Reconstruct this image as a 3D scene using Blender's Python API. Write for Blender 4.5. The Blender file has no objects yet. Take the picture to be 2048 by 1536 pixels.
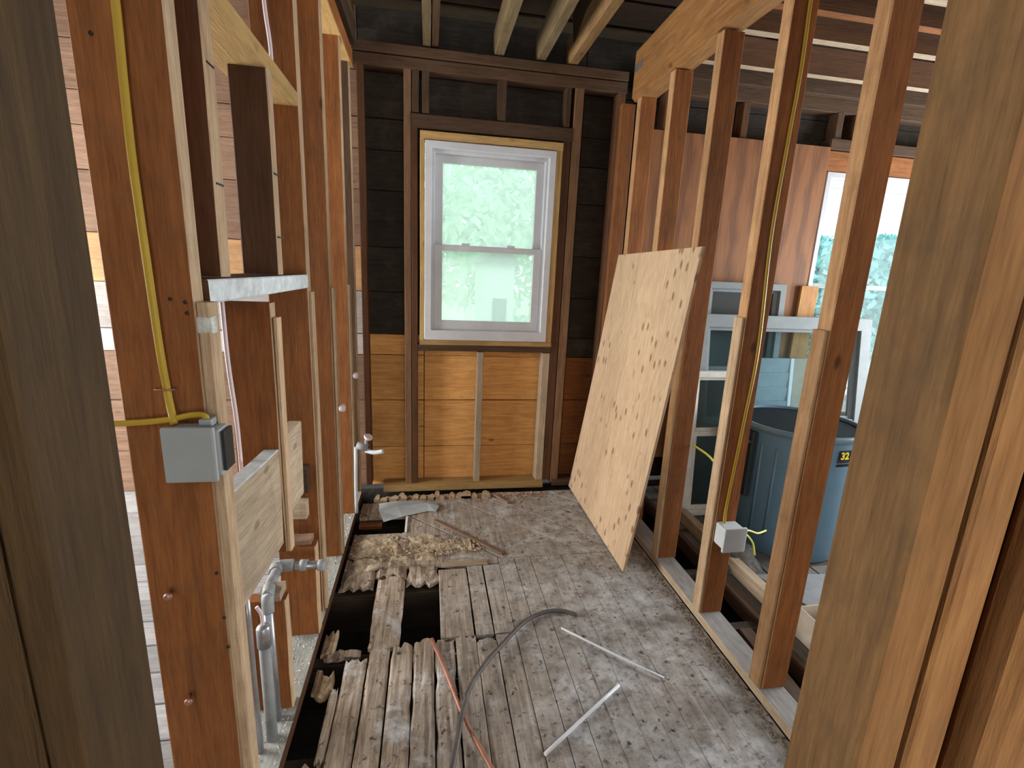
import bpy, bmesh, math, random
from mathutils import Vector, Matrix, noise
random.seed(7)
C = bpy.context.scene.collection
S = bpy.context.scene
# ------------------------------------------------------------------ camera, world, light
R = Matrix(((0.98536692, 0.0051159, 0.17036977), (-0.16472462, -0.2282329, 0.9595705), (0.04379305, -0.97359312, -0.22405044)))
cam = bpy.data.objects.new('camera', bpy.data.cameras.new('camera')); C.objects.link(cam)
m = Matrix.Identity(4)
for i in range(3):
    m[i][0] = R[i][0]; m[i][1] = -R[i][1]; m[i][2] = -R[i][2]
m.translation = (0, 0, 1.45)
cam.matrix_world = m
cam.data.sensor_width = 36; cam.data.lens = 36*967/2048; cam.data.clip_start = .02
S.camera = cam
S.view_settings.view_transform = 'Standard'; S.view_settings.look = 'None'
S.view_settings.gamma = 1; S.view_settings.use_curve_mapping = False
S.view_settings.exposure = 0.2
W = bpy.data.worlds.new('overcast_sky'); S.world = W; W.use_nodes = True
bg = W.node_tree.nodes['Background']; bg.inputs[0].default_value = (.88, .95, 1, 1); bg.inputs[1].default_value = 1.6
def area(name, loc, rot, sx, sy, power, col):
    l = bpy.data.lights.new(name, 'AREA'); l.shape = 'RECTANGLE'; l.size = sx; l.size_y = sy; l.energy = power; l.color = col
    o = bpy.data.objects.new(name, l); C.objects.link(o); o.location = loc; o.rotation_euler = rot
PI = math.pi
# area lamps added as fill daylight, set in unseen openings
area('fill_left_room', (-3.15, 2.15, 1.25), (0, -PI/2, 0), 1.35, 1.7, 150, (1, .96, .90))
area('fill_right_room', (4.45, 2.05, 1.25), (0, PI/2, 0), 1.35, 1.7, 150, (.93, .97, 1))
area('fill_rear', (0.6, -2.9, 1.0), (PI/2, 0, 0), 2.4, 1.3, 54, (1, .90, .76))

# ------------------------------------------------------------------ materials
def nt(name):
    m = bpy.data.materials.new(name); m.use_nodes = True; n = m.node_tree
    b = n.nodes['Principled BSDF']; return m, n, b
def mixc(n, f, a, b, typ='MIX'):
    x = n.nodes.new('ShaderNodeMix'); x.data_type = 'RGBA'; x.blend_type = typ
    for s, v in ((x.inputs[0], f), (x.inputs[6], a), (x.inputs[7], b)):
        if hasattr(v, 'links'): n.links.new(v, s)
        elif isinstance(v, tuple): s.default_value = (*v, 1) if len(v) == 3 else v
        else: s.default_value = v
    return x.outputs[2]
def ramp(n, f, stops):
    r = n.nodes.new('ShaderNodeValToRGB'); n.links.new(f, r.inputs[0])
    e = r.color_ramp.elements
    while len(e) < len(stops): e.new(.5)
    for q, (p, c) in zip(e, stops):
        q.position = p; q.color = (*c, 1) if isinstance(c, tuple) else (c, c, c, 1)
    return r.outputs[0]
def nz(n, vec, scale, detail=4, rough=.6, dist=0):
    x = n.nodes.new('ShaderNodeTexNoise'); n.links.new(vec, x.inputs['Vector'])
    x.inputs['Scale'].default_value = scale; x.inputs['Detail'].default_value = detail
    x.inputs['Roughness'].default_value = rough; x.inputs['Distortion'].default_value = dist
    return x.outputs[0]
def mp(n, vec, sc, loc=None):
    x = n.nodes.new('ShaderNodeMapping'); n.links.new(vec, x.inputs[0]); x.inputs['Scale'].default_value = sc
    if loc is not None: n.links.new(loc, x.inputs['Location'])
    return x.outputs[0]
def bump(n, b, h, d, s=1):
    x = n.nodes.new('ShaderNodeBump'); x.inputs['Distance'].default_value = d; x.inputs['Strength'].default_value = s
    n.links.new(h, x.inputs['Height']); n.links.new(x.outputs[0], b.inputs['Normal'])
MATS = {}
def wood(kind, axis, dark, light, knot=.5, dirt=(.09, .07, .05), dirtamt=.35, grain=1., bumpd=.002, tint=.25, fine=90):
    key = kind + axis
    if key in MATS: return MATS[key]
    m, n, b = nt(kind + '_' + axis)
    tc = n.nodes.new('ShaderNodeTexCoord'); oi = n.nodes.new('ShaderNodeObjectInfo')
    mul = n.nodes.new('ShaderNodeMath'); mul.operation = 'MULTIPLY'; n.links.new(oi.outputs['Random'], mul.inputs[0]); mul.inputs[1].default_value = 37
    comb = n.nodes.new('ShaderNodeCombineXYZ')
    for i in range(3): n.links.new(mul.outputs[0], comb.inputs[i])
    ad = n.nodes.new('ShaderNodeVectorMath'); n.links.new(tc.outputs['Object'], ad.inputs[0]); n.links.new(comb.outputs[0], ad.inputs[1])
    P = ad.outputs[0]
    k = {'x': (.07, 1, 1), 'y': (1, .07, 1), 'z': (1, 1, .07)}[axis]
    st = mp(n, P, k)
    g1 = nz(n, st, 38, 5, .6, 1.2*grain); g2 = nz(n, st, fine*2, 3, .7); big = nz(n, P, 3.2, 3, .6); blot = nz(n, P, 11, 5, .7)
    col = ramp(n, g1, [(.3, dark), (.7, light)])
    col = mixc(n, .35, col, ramp(n, g2, [(.3, tuple(c*.6 for c in dark)), (.7, tuple(min(1, c*1.15) for c in light))]))
    # knots
    v = n.nodes.new('ShaderNodeTexVoronoi'); v.inputs['Scale'].default_value = 4.2
    n.links.new(mp(n, P, {'x': (.8, 1.6, 1.6), 'y': (1.6, .8, 1.6), 'z': (1.6, 1.6, .8)}[axis]), v.inputs['Vector'])
    kn = ramp(n, v.outputs['Distance'], [(.045, 1.), (.10, 0.)])
    mk = n.nodes.new('ShaderNodeMath'); mk.operation = 'MULTIPLY'; n.links.new(kn, mk.inputs[0]); mk.inputs[1].default_value = knot
    col = mixc(n, mk.outputs[0], col, tuple(c*.28 for c in dark))
    dm = ramp(n, blot, [(.5, 0.), (.78, dirtamt)])
    col = mixc(n, dm, col, dirt)
    rv = ramp(n, oi.outputs['Random'], [(0, 1-tint), (1, 1+tint*.6)])
    col = mixc(n, 1., col, rv, 'MULTIPLY')
    col = mixc(n, .55, col, ramp(n, big, [(.3, .62), (.7, 1.)]), 'MULTIPLY')
    n.links.new(col, b.inputs['Base Color']); b.inputs['Roughness'].default_value = .72
    b.inputs['Specular IOR Level'].default_value = .25
    bump(n, b, g2, bumpd, .7)
    MATS[key] = m; return m
def flat(name, col, rough=.5, metal=0, var=.15, scale=12, bumpd=0, spec=.4):
    if name in MATS: return MATS[name]
    m, n, b = nt(name)
    tc = n.nodes.new('ShaderNodeTexCoord'); g = nz(n, tc.outputs['Object'], scale, 5, .65)
    c = ramp(n, g, [(.3, tuple(x*(1-var) for x in col)), (.7, tuple(min(1, x*(1+var)) for x in col))])
    n.links.new(c, b.inputs['Base Color']); b.inputs['Roughness'].default_value = rough; b.inputs['Metallic'].default_value = metal
    b.inputs['Specular IOR Level'].default_value = spec
    if bumpd: bump(n, b, nz(n, tc.outputs['Object'], scale*3, 4), bumpd)
    MATS[name] = m; return m
def STUD(a): return wood('old_fir', a, (.20, .066, .017), (.42, .158, .045), .75)
def STUD2(a): return wood('dark_fir', a, (.085, .036, .016), (.16, .07, .03), .3)
def EDGE(a): return wood('dusty_lit_edge', a, (.42, .27, .15), (.74, .55, .36), .35, dirtamt=.25)  # plaster dust tone plus window light put into the stud edge colour
def PALE(a): return wood('pale_board', a, (.36, .27, .18), (.62, .50, .36), .5, dirtamt=.3)
def PINE(a): return wood('orange_pine', a, (.60, .26, .075), (.93, .50, .17), .75, (.25, .11, .04), .3, tint=.22, fine=50)
def SIDEP(a): return wood('pink_plank', a, (.18, .10, .062), (.35, .22, .15), .4, dirtamt=.25)
def DARKP(a): return wood('sooty_board', a, (.018, .015, .012), (.055, .042, .03), .3, (.09, .075, .06), .6, bumpd=.004)
def FRAME(a): return wood('brown_frame', a, (.055, .028, .015), (.125, .07, .038), .5)
def BUCK(a): return wood('yellow_buck', a, (.40, .24, .085), (.62, .41, .17), .5, dirtamt=.1)
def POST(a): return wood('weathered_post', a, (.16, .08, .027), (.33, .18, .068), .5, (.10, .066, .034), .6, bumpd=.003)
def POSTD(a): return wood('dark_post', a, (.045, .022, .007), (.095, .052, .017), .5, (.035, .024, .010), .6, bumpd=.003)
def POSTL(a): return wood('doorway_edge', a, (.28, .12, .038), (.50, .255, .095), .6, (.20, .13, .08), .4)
def JOIST(a): return wood('joist', a, (.20, .11, .045), (.38, .24, .11), .5)
def KING(a): return wood('king_stud', a, (.13, .068, .034), (.27, .15, .08), .5)
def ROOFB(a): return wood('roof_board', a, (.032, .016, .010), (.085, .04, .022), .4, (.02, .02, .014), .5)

def floor_mat():
    m, n, b = nt('worn_floor')
    g = n.nodes.new('ShaderNodeNewGeometry'); P = g.outputs['Position']
    sx = n.nodes.new('ShaderNodeSeparateXYZ'); n.links.new(P, sx.inputs[0])
    st = mp(n, P, (1, .07, 1))
    gr = nz(n, st, 60, 5, .65, .6); fine = nz(n, P, 70, 4, .7); mid = nz(n, P, 14, 6, .72); big = nz(n, P, 2.6, 4, .6)
    grey = ramp(n, mid, [(.32, (.14, .125, .11)), (.5, (.36, .35, .34)), (.66, (.52, .53, .54))])
    woodc = ramp(n, gr, [(.28, (.09, .062, .042)), (.5, (.30, .235, .175)), (.72, (.52, .46, .38))])
    # residue mask: mostly to the right and centre of the floor
    mr = n.nodes.new('ShaderNodeMapRange'); n.links.new(sx.outputs[0], mr.inputs[0])
    mr.inputs[1].default_value = -.25; mr.inputs[2].default_value = .75
    ad = n.nodes.new('ShaderNodeMath'); ad.operation = 'ADD'; n.links.new(mr.outputs[0], ad.inputs[0])
    sb = n.nodes.new('ShaderNodeMath'); sb.operation = 'MULTIPLY_ADD'; n.links.new(big, sb.inputs[0]); sb.inputs[1].default_value = 1.6; sb.inputs[2].default_value = -.8
    n.links.new(sb.outputs[0], ad.inputs[1])
    col = mixc(n, ad.outputs[0], woodc, mixc(n, .82, woodc, grey))
    spots = ramp(n, nz(n, P, 34, 3, .6), [(.30, 1.), (.40, 0.)])
    col = mixc(n, spots, col, (.07, .055, .045))
    pale = ramp(n, nz(n, P, 5.2, 6, .75), [(.54, 0.), (.68, .8)])
    col = mixc(n, pale, col, (.60, .62, .65))
    n.links.new(col, b.inputs['Base Color']); b.inputs['Roughness'].default_value = .8
    b.inputs['Specular IOR Level'].default_value = .25
    bump(n, b, mixc(n, .5, fine, gr), .004, .9)
    return m
FLOOR = floor_mat()
def ply_mat():
    m, n, b = nt('leaning_plywood')
    tc = n.nodes.new('ShaderNodeTexCoord'); P = tc.outputs['Object']
    st = mp(n, P, (1, 1, .09)); g = nz(n, st, 26, 5, .6, 1.6); f = nz(n, st, 120, 3)
    col = ramp(n, g, [(.3, (.46, .30, .18)), (.7, (.70, .52, .36))])
    col = mixc(n, .3, col, ramp(n, f, [(.3, (.40, .25, .13)), (.7, (.75, .58, .38))]))
    v = n.nodes.new('ShaderNodeTexVoronoi'); v.inputs['Scale'].default_value = 13; v.voronoi_dimensions = '2D'; sp = n.nodes.new('ShaderNodeSeparateXYZ'); cb = n.nodes.new('ShaderNodeCombineXYZ'); n.links.new(P, sp.inputs[0]); n.links.new(sp.outputs[1], cb.inputs[0]); n.links.new(sp.outputs[2], cb.inputs[1])
    v.inputs['Randomness'].default_value = .9
    n.links.new(mp(n, cb.outputs[0], (1.15, .55, 1)), v.inputs['Vector'])
    k = ramp(n, v.outputs['Distance'], [(.10, .8), (.20, .0)])
    gate = ramp(n, nz(n, mp(n, P, (1, 1, 1.5)), 3.2, 2), [(.49, 0.), (.55, 1.)])
    mu = n.nodes.new('ShaderNodeMath'); mu.operation = 'MULTIPLY'; n.links.new(k, mu.inputs[0]); n.links.new(gate, mu.inputs[1])
    col = mixc(n, mu.outputs[0], col, (.20, .105, .05))
    n.links.new(col, b.inputs['Base Color']); b.inputs['Roughness'].default_value = .65
    b.inputs['Specular IOR Level'].default_value = .3
    bump(n, b, f, .001, .5); return m
PLY = ply_mat()
def plypanel_mat():
    m, n, b = nt('wall_plywood')
    tc = n.nodes.new('ShaderNodeTexCoord'); P = tc.outputs['Object']
    w = n.nodes.new('ShaderNodeTexWave'); w.wave_type = 'BANDS'; w.bands_direction = 'X'
    n.links.new(mp(n, P, (1, 1, .22)), w.inputs[0]); w.inputs['Scale'].default_value = 2.2; w.inputs['Distortion'].default_value = 14; w.inputs['Detail'].default_value = 4; w.inputs['Detail Scale'].default_value = .9; w.inputs['Detail Roughness'].default_value = .65
    f = nz(n, mp(n, P, (1, 1, .05)), 110, 3)
    col = ramp(n, w.outputs[1], [(.1, (.14, .048, .014)), (.9, (.29, .11, .032))])
    col = mixc(n, .35, col, ramp(n, f, [(.3, (.08, .028, .008)), (.7, (.34, .145, .045))]))
    n.links.new(col, b.inputs['Base Color']); b.inputs['Roughness'].default_value = .7; return m
PLYW = plypanel_mat()
def glass(name, haze, col=(.9, 1, .95), gloss=.008):
    m = bpy.data.materials.new(name); m.use_nodes = True; n = m.node_tree; n.nodes.clear()
    o = n.nodes.new('ShaderNodeOutputMaterial'); t = n.nodes.new('ShaderNodeBsdfTransparent'); tr = n.nodes.new('ShaderNodeBsdfTranslucent'); gl = n.nodes.new('ShaderNodeBsdfGlossy')
    t.inputs[0].default_value = (*col, 1); tr.inputs[0].default_value = (.95, 1, .97, 1); gl.inputs['Roughness'].default_value = .03
    a = n.nodes.new('ShaderNodeMixShader'); a.inputs[0].default_value = haze; n.links.new(t.outputs[0], a.inputs[1]); n.links.new(tr.outputs[0], a.inputs[2])
    b = n.nodes.new('ShaderNodeMixShader'); b.inputs[0].default_value = gloss; n.links.new(a.outputs[0], b.inputs[1]); n.links.new(gl.outputs[0], b.inputs[2])
    n.links.new(b.outputs[0], o.inputs[0]); return m
GL1 = glass('hazy_pane', .35); GL2 = glass('clear_pane', .03, (.93, .98, 1), .008); GL3 = glass('loose_pane', .08, (.80, .88, .90), .012); AGED = flat('aged_vinyl', (.20, .23, .24), .6, 0, .1)
VINYL = flat('white_vinyl', (.56, .58, .62), .4, 0, .06); BOXG = flat('grey_box', (.33, .36, .37), .4, 0, .05); BOXW = flat('pale_box', (.62, .68, .72), .4, 0, .05)
YEL = flat('yellow_cable', (.46, .30, .022), .4, 0, .08); YGR = flat('lime_cable', (.70, .72, .12), .4, 0, .08); WCAB = flat('white_cable', (.72, .62, .66), .4, 0, .08)
STEEL = flat('galvanised', (.42, .44, .47), .38, .75, .2); PVC = flat('grey_fitting', (.28, .30, .31), .5, 0, .2, 20)
COPPER = flat('copper', (.40, .19, .13), .5, .3, .25, 25); DGREY = flat('cable_sheath', (.10, .088, .08), .5, 0, .25, 20)
WROD = flat('white_rod', (.72, .75, .80), .4, 0, .05); BLK = flat('black_plastic', (.015, .02, .022), .45); SHEET = flat('sheet_metal', (.72, .79, .82), .5, .1, .12)
PLASTER = flat('plaster_dust', (.52, .54, .50), .9, 0, .35, 40, .003); CHIP = flat('crumbled_wood', (.42, .31, .20), .9, 0, .45, 30, .003)
DIRT = flat('crawlspace_earth', (.05, .042, .035), .95, 0, .4, 9, .01); BINM = flat('bin_plastic', (.10, .185, .26), .42, 0, .06, 8); BININ = flat('bin_inside_shaded', (.008, .014, .018), .8, 0, .1, 12, 0, .1)

# ------------------------------------------------------------------ builders
def link(name, me, mat, parent=None, loc=(0, 0, 0), rot=None, label=None, kind=None):
    o = bpy.data.objects.new(name, me); C.objects.link(o); o.location = loc
    if rot: o.rotation_euler = rot
    if mat is not None and not me.materials:
        for q in (mat if isinstance(mat, (list, tuple)) else [mat]): me.materials.append(q)
    if parent: o.parent = parent
    if label: o['label'] = label
    if kind: o['kind'] = kind
    return o
def empty(name, loc=(0, 0, 0), rot=None):
    o = bpy.data.objects.new(name, None); C.objects.link(o); o.location = loc; o.empty_display_size = .1
    if rot: o.rotation_euler = rot
    return o
def tag(o, label=None, cat=None, group=None, kind=None):
    if label: o['label'] = label
    if cat: o['category'] = cat
    if group: o['group'] = group
    if kind: o['kind'] = kind
    return o
def struct(name): return tag(empty(name), kind='structure')
PC = {}
def plankmesh(sx, sy, sz, axis, seed=0, ch=.003, jit=.0012, seg=3):
    key = (round(sx, 3), round(sy, 3), round(sz, 3), axis, seed % 3, ch, jit)
    if key in PC: return PC[key].copy() if False else PC[key]
    rnd = random.Random(hash(key) & 0xffff)
    L, a, b = {'x': (sx, sy, sz), 'y': (sy, sx, sz), 'z': (sz, sx, sy)}[axis]
    ch = min(ch, a*.25, b*.25)
    ring = [(-a/2+ch, -b/2), (a/2-ch, -b/2), (a/2, -b/2+ch), (a/2, b/2-ch), (a/2-ch, b/2), (-a/2+ch, b/2), (-a/2, b/2-ch), (-a/2, -b/2+ch)]
    bm = bmesh.new(); rows = []
    for i in range(seg+1):
        t = -L/2 + L*i/seg; da, db = rnd.uniform(-jit, jit), rnd.uniform(-jit, jit)
        row = []
        for (u, v) in ring:
            u2, v2 = u+da+rnd.uniform(-jit, jit)*.4, v+db+rnd.uniform(-jit, jit)*.4
            p = {'x': (t, u2, v2), 'y': (u2, t, v2), 'z': (u2, v2, t)}[axis]
            row.append(bm.verts.new(p))
        rows.append(row)
    for i in range(seg):
        for j in range(8):
            bm.faces.new((rows[i][j], rows[i][(j+1) % 8], rows[i+1][(j+1) % 8], rows[i+1][j]))
    bm.faces.new(rows[0]); bm.faces.new(rows[-1][::-1])
    bmesh.ops.recalc_face_normals(bm, faces=bm.faces)
    me = bpy.data.meshes.new('piece'); bm.to_mesh(me); bm.free(); PC[key] = me; return me
SEED = [0]
def piece(name, x0, x1, y0, y1, z0, z1, axis, mat, parent=None, face=None, label=None, rot=None, ch=.003, jit=.0012):
    """one sawn piece of timber; face = (vector, material) paints the face that looks that way with a second material"""
    SEED[0] += 1
    sx, sy, sz = x1-x0, y1-y0, z1-z0
    me = plankmesh(sx, sy, sz, axis, SEED[0], ch, jit)
    mm = mat(axis) if callable(mat) else mat
    tagn = (mm.name, face[1].name if face else '', tuple(face[0]) if face else ())
    if me.materials:
        if me.get('tagn') != str(tagn):
            k = ('v', me.name, str(tagn))
            if k in PC: me = PC[k]
            else:
                me2 = me.copy(); me2.materials.clear(); me2['tagn'] = ''
                for p in me2.polygons: p.material_index = 0
                PC[k] = me2; me = me2
    if not me.materials:
        me['tagn'] = str(tagn); me.materials.append(mm)
        if face:
            me.materials.append(face[1]); v = Vector(face[0])
            for p in me.polygons:
                if p.normal.dot(v) > .6: p.material_index = 1
    return link(name, me, None, parent, ((x0+x1)/2, (y0+y1)/2, (z0+z1)/2), rot, label)
def box(name, x0, x1, y0, y1, z0, z1, mat, parent=None, label=None, bev=0, rot=None, kind=None, seg=2):
    bm = bmesh.new(); bmesh.ops.create_cube(bm, size=1)
    bmesh.ops.scale(bm, vec=(x1-x0, y1-y0, z1-z0), verts=bm.verts)
    if bev: bmesh.ops.bevel(bm, geom=bm.edges[:], offset=bev, segments=seg, affect='EDGES', profile=.6)
    me = bpy.data.meshes.new(name); bm.to_mesh(me); bm.free()
    return link(name, me, mat, parent, ((x0+x1)/2, (y0+y1)/2, (z0+z1)/2), rot, label, kind)
def poly(name, pts, z0, z1, mat, parent=None, label=None, kind=None):
    cx = sum(p[0] for p in pts)/len(pts); cy = sum(p[1] for p in pts)/len(pts); n = len(pts)
    v = [(p[0]-cx, p[1]-cy, z0-z1) for p in pts] + [(p[0]-cx, p[1]-cy, 0) for p in pts]
    f = [tuple(range(n))[::-1], tuple(range(n, 2*n))] + [(i, (i+1) % n, n+(i+1) % n, n+i) for i in range(n)]
    me = bpy.data.meshes.new(name); me.from_pydata(v, [], f); bm = bmesh.new(); bm.from_mesh(me); bmesh.ops.recalc_face_normals(bm, faces=bm.faces); bm.to_mesh(me); bm.free()
    return link(name, me, mat, parent, (cx, cy, z1), None, label, kind)
def smooth_path(pts, k=6):
    P = [Vector(p) for p in pts]
    if len(P) < 3: return P
    Q = [P[0]*2-P[1]] + P + [P[-1]*2-P[-2]]; out = []
    for i in range(1, len(Q)-2):
        for j in range(k):
            t = j/k; a, b, c, d = Q[i-1], Q[i], Q[i+1], Q[i+2]
            out.append(.5*((2*b)+(c-a)*t+(2*a-5*b+4*c-d)*t*t+(3*b-a-3*c+d)*t**3))
    out.append(P[-1]); return out
def sweep(name, pts, r, mat, parent=None, label=None, n=10, smooth=True, k=6, r2=None, closed_ends=True):
    """tube through pts; r2 gives a flat oval cable (r wide, r2 thin, thin along the surface normal y)"""
    P = smooth_path(pts, k) if smooth else [Vector(p) for p in pts]
    bm = bmesh.new(); rows = []
    ref = Vector((0, 1, 0))
    for i, p in enumerate(P):
        t = (P[min(i+1, len(P)-1)]-P[max(i-1, 0)]).normalized()
        rf = ref if abs(t.dot(ref)) < .95 else Vector((0, 0, 1))
        a = t.cross(rf).normalized(); b = t.cross(a).normalized()
        rows.append([bm.verts.new(p+a*math.cos(2*PI*j/n)*r+b*math.sin(2*PI*j/n)*(r2 or r)) for j in range(n)])
    for i in range(len(rows)-1):
        for j in range(n): bm.faces.new((rows[i][j], rows[i][(j+1) % n], rows[i+1][(j+1) % n], rows[i+1][j]))
    if closed_ends: bm.faces.new(rows[0]); bm.faces.new(rows[-1])
    bmesh.ops.recalc_face_normals(bm, faces=bm.faces)
    for f in bm.faces: f.smooth = len(f.verts) == 4
    me = bpy.data.meshes.new(name); bm.to_mesh(me); bm.free()
    return link(name, me, mat, parent, (0, 0, 0), None, label)
def lathe(name, prof, mat, parent=None, loc=(0, 0, 0), n=40, label=None, rot=None):
    bm = bmesh.new(); rows = []
    for (r, z) in prof: rows.append([bm.verts.new((r*math.cos(2*PI*j/n), r*math.sin(2*PI*j/n), z)) for j in range(n)])
    for i in range(len(rows)-1):
        for j in range(n):
            f = bm.faces.new((rows[i][j], rows[i][(j+1) % n], rows[i+1][(j+1) % n], rows[i+1][j])); f.smooth = True
    bm.faces.new(rows[0]); 
    if prof[-1][0] > .001: bm.faces.new(rows[-1])
    bmesh.ops.recalc_face_normals(bm, faces=bm.faces)
    me = bpy.data.meshes.new(name); bm.to_mesh(me); bm.free()
    return link(name, me, mat, parent, loc, rot, label)
def rotten(name, x0, x1, y0, y1, zt, th, amp, rag0, rag1, mat, parent=None, label=None, seed=0, bite=0, kind=None, step=.022):
    """board along y, top face eroded by noise, jagged ends"""
    rnd = random.Random(seed*77+5); nx = 7; ny = max(4, int((y1-y0)/step))
    off = Vector((seed*3.1, seed*1.7, 0)); cx, cy = (x0+x1)/2, (y0+y1)/2
    e0 = [rnd.uniform(0, rag0) for _ in range(nx+1)]; e1 = [rnd.uniform(0, rag1) for _ in range(nx+1)]
    bm = bmesh.new(); T = []; B = []
    for i in range(ny+1):
        rt = []; rb = []
        for j in range(nx+1):
            u = i/ny; ya, yb = y0+e0[j], y1-e1[j]; y = ya+(yb-ya)*u; x = x0+(x1-x0)*j/nx
            if bite and j in (0, nx): x += (1 if j == 0 else -1)*bite*max(0, noise.noise(Vector((x*3, y*9, seed))))*2
            q = noise.noise(Vector((x*45, y*5, 0))+off)*.6+noise.noise(Vector((x*20, y*22, 3))+off)*.6
            z = zt + amp*min(.15, q) - (amp*.5 if j in (0, nx) else 0)
            rt.append(bm.verts.new((x-cx, y-cy, z-zt))); rb.append(bm.verts.new((x-cx, y-cy, -th)))
        T.append(rt); B.append(rb)
    for i in range(ny):
        for j in range(nx):
            bm.faces.new((T[i][j], T[i][j+1], T[i+1][j+1], T[i+1][j])); bm.faces.new((B[i][j], B[i+1][j], B[i+1][j+1], B[i][j+1]))
        for j in (0, nx): bm.faces.new((T[i][j], T[i+1][j], B[i+1][j], B[i][j]))
    for i in (0, ny):
        for j in range(nx): bm.faces.new((T[i][j], T[i][j+1], B[i][j+1], B[i][j]))
    bmesh.ops.recalc_face_normals(bm, faces=bm.faces)
    me = bpy.data.meshes.new(name); bm.to_mesh(me); bm.free()
    return link(name, me, mat, parent, (cx, cy, zt), None, label, kind)
def clip(pts, a, b, c):     # keep a*x+b*y<=c
    out = []
    for i in range(len(pts)):
        p, q = pts[i], pts[(i+1) % len(pts)]; fp, fq = a*p[0]+b*p[1]-c, a*q[0]+b*q[1]-c
        if fp <= 0: out.append(p)
        if fp*fq < 0:
            t = fp/(fp-fq); out.append((p[0]+(q[0]-p[0])*t, p[1]+(q[1]-p[1])*t))
    return out

# ------------------------------------------------------------------ FLOOR
fl = struct('floor')
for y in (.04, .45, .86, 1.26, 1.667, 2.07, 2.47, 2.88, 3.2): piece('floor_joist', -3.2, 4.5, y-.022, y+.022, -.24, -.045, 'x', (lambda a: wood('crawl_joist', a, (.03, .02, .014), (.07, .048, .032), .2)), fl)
W8 = .0832
rot_k = 8
for k in range(19):
    x0 = -.385+W8*k; x1 = min(x0+W8-(.0025 if k < 11 else .0009), 1.165)
    if x0 > 1.15: continue
    z = -.001*(k % 3)
    if k < rot_k:          # eroded boards at the left, ending by the holes
        ye = 1.70-.015*(k % 2)
        ys = .3
        if k == 0:
            rotten('floor_board', x0-.015, x1, .3, 1.24, z-.012, .022, .016, 0, .05, FLOOR, fl, seed=k+1, bite=.01)
            rotten('floor_board', x0+.052, x1, 1.22, 1.50, z-.002, .022, .010, .02, .04, FLOOR, fl, seed=k+2, bite=.008)
            rotten('floor_board', x0-.015, x0+.055, 1.45, 1.60, z-.008, .02, .018, .05, .05, CHIP, fl, seed=k+31, bite=.02)
            rotten('floor_board', x0-.02, x0+.03, 1.66, 1.80, z-.012, .02, .012, .02, .05, CHIP, fl, seed=k+33, bite=.01)
            rotten('floor_board', x0-.01, x1+.05, 1.64, 1.69, z-.012, .02, .014, .01, .02, FLOOR, fl, seed=k+34, bite=.01)
        else: rotten('floor_board', x0, x1-.002*(k % 3), ys, ye-(.06 if k == 1 else 0), z, .022, .011 if k < 6 else .006, 0, .035, FLOOR, fl, seed=k+1, bite=.007 if k in (3, 4, 5) else .002)
    elif x0 < .36:
        rotten('floor_board', x0, x1, .3, 1.685, z, .022, .003, 0, .004, FLOOR, fl, seed=k+40)
    else:
        piece('floor_board', x0, x1, .3, 2.222, -.022+z, z, 'y', FLOOR, fl, ch=.0012 if k < 11 else .0004, jit=.0004)
# boards beyond the end joint at y=1.69
rotten('floor_board', -.232, -.105, 1.665, 2.14, -.002, .022, .010, .01, .05, FLOOR, fl, seed=61, bite=.006)
piece('floor_board', .055, .19, 1.69, 2.15, -.022, 0, 'y', FLOOR, fl)
for a, b in ((.198, .272), (.278, .362)): piece('floor_board', a, b, 1.69, 2.17, -.022, -.001, 'y', FLOOR, fl)
# crumbled underlayer beyond the holes
rotten('floor_board', -.405, -.25, 2.045, 2.24, -.003, .022, .020, .03, .02, FLOOR, fl, seed=71, bite=.02)
rotten('floor_board', -.25, -.10, 2.11, 2.25, -.006, .02, .018, .05, .02, FLOOR, fl, seed=72)
rotten('floor_board', -.10, .055, 2.04, 2.24, -.008, .02, .016, .05, .01, FLOOR, fl, seed=73, bite=.01)
rotten('floor_board', -.40, .36, 2.175, 2.245, .001, .02, .012, .03, .02, FLOOR, fl, seed=75)
# diagonal subfloor boards at the back
regions = [[(-1, 0, .40), (1, 0, 1.168), (0, -1, -2.235), (0, 1, 2.53)],
           [(-1, 0, .125), (1, 0, 1.168), (0, -1, -2.53), (0, 1, 3.0)],
           [(-1, 0, .40), (1, 0, -.125), (0, -1, -2.735), (0, 1, 2.90)]]
wd = .167*math.sqrt(2)
for i in range(0, 18):
    c0 = 1.70+wd*i-.02; c1 = c0+wd-(.010 if i % 3 else .022)
    for rg in regions:
        p = [(-1, c0+1), (c0-1.5, 1.5), (c1-1.5, 1.5), (-1, c1+1)]
        for (a, b, c) in rg: p = clip(p, a, b, c) if p else p
        if len(p) > 2: poly('subfloor_board', p, -.034, -.006-.0012*(i % 3), FLOOR, fl)
# ragged rim pieces under the back sill and round the left hole
for i in range(16):
    x = -.33+i*.045+random.uniform(-.02, .02); q = random.uniform(.5, 1.3)
    if x > .45 and i % 2: continue
    y = 2.975+random.uniform(-.03, .03)
    poly('splinter', [(x, 2.92), (x+.05*q, 2.92), (x+.05*q, y-.02*random.random()), (x+.03*q, y+.012), (x+.012*q, y-.015*random.random())], -.02, .006+random.uniform(0, .01), CHIP, fl)
# joists under: brown debris plank inside the far hole
piece('subfloor_board', -.40, -.27, 2.69, 2.90, -.07, -.045, 'x', STUD, fl)
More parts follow.
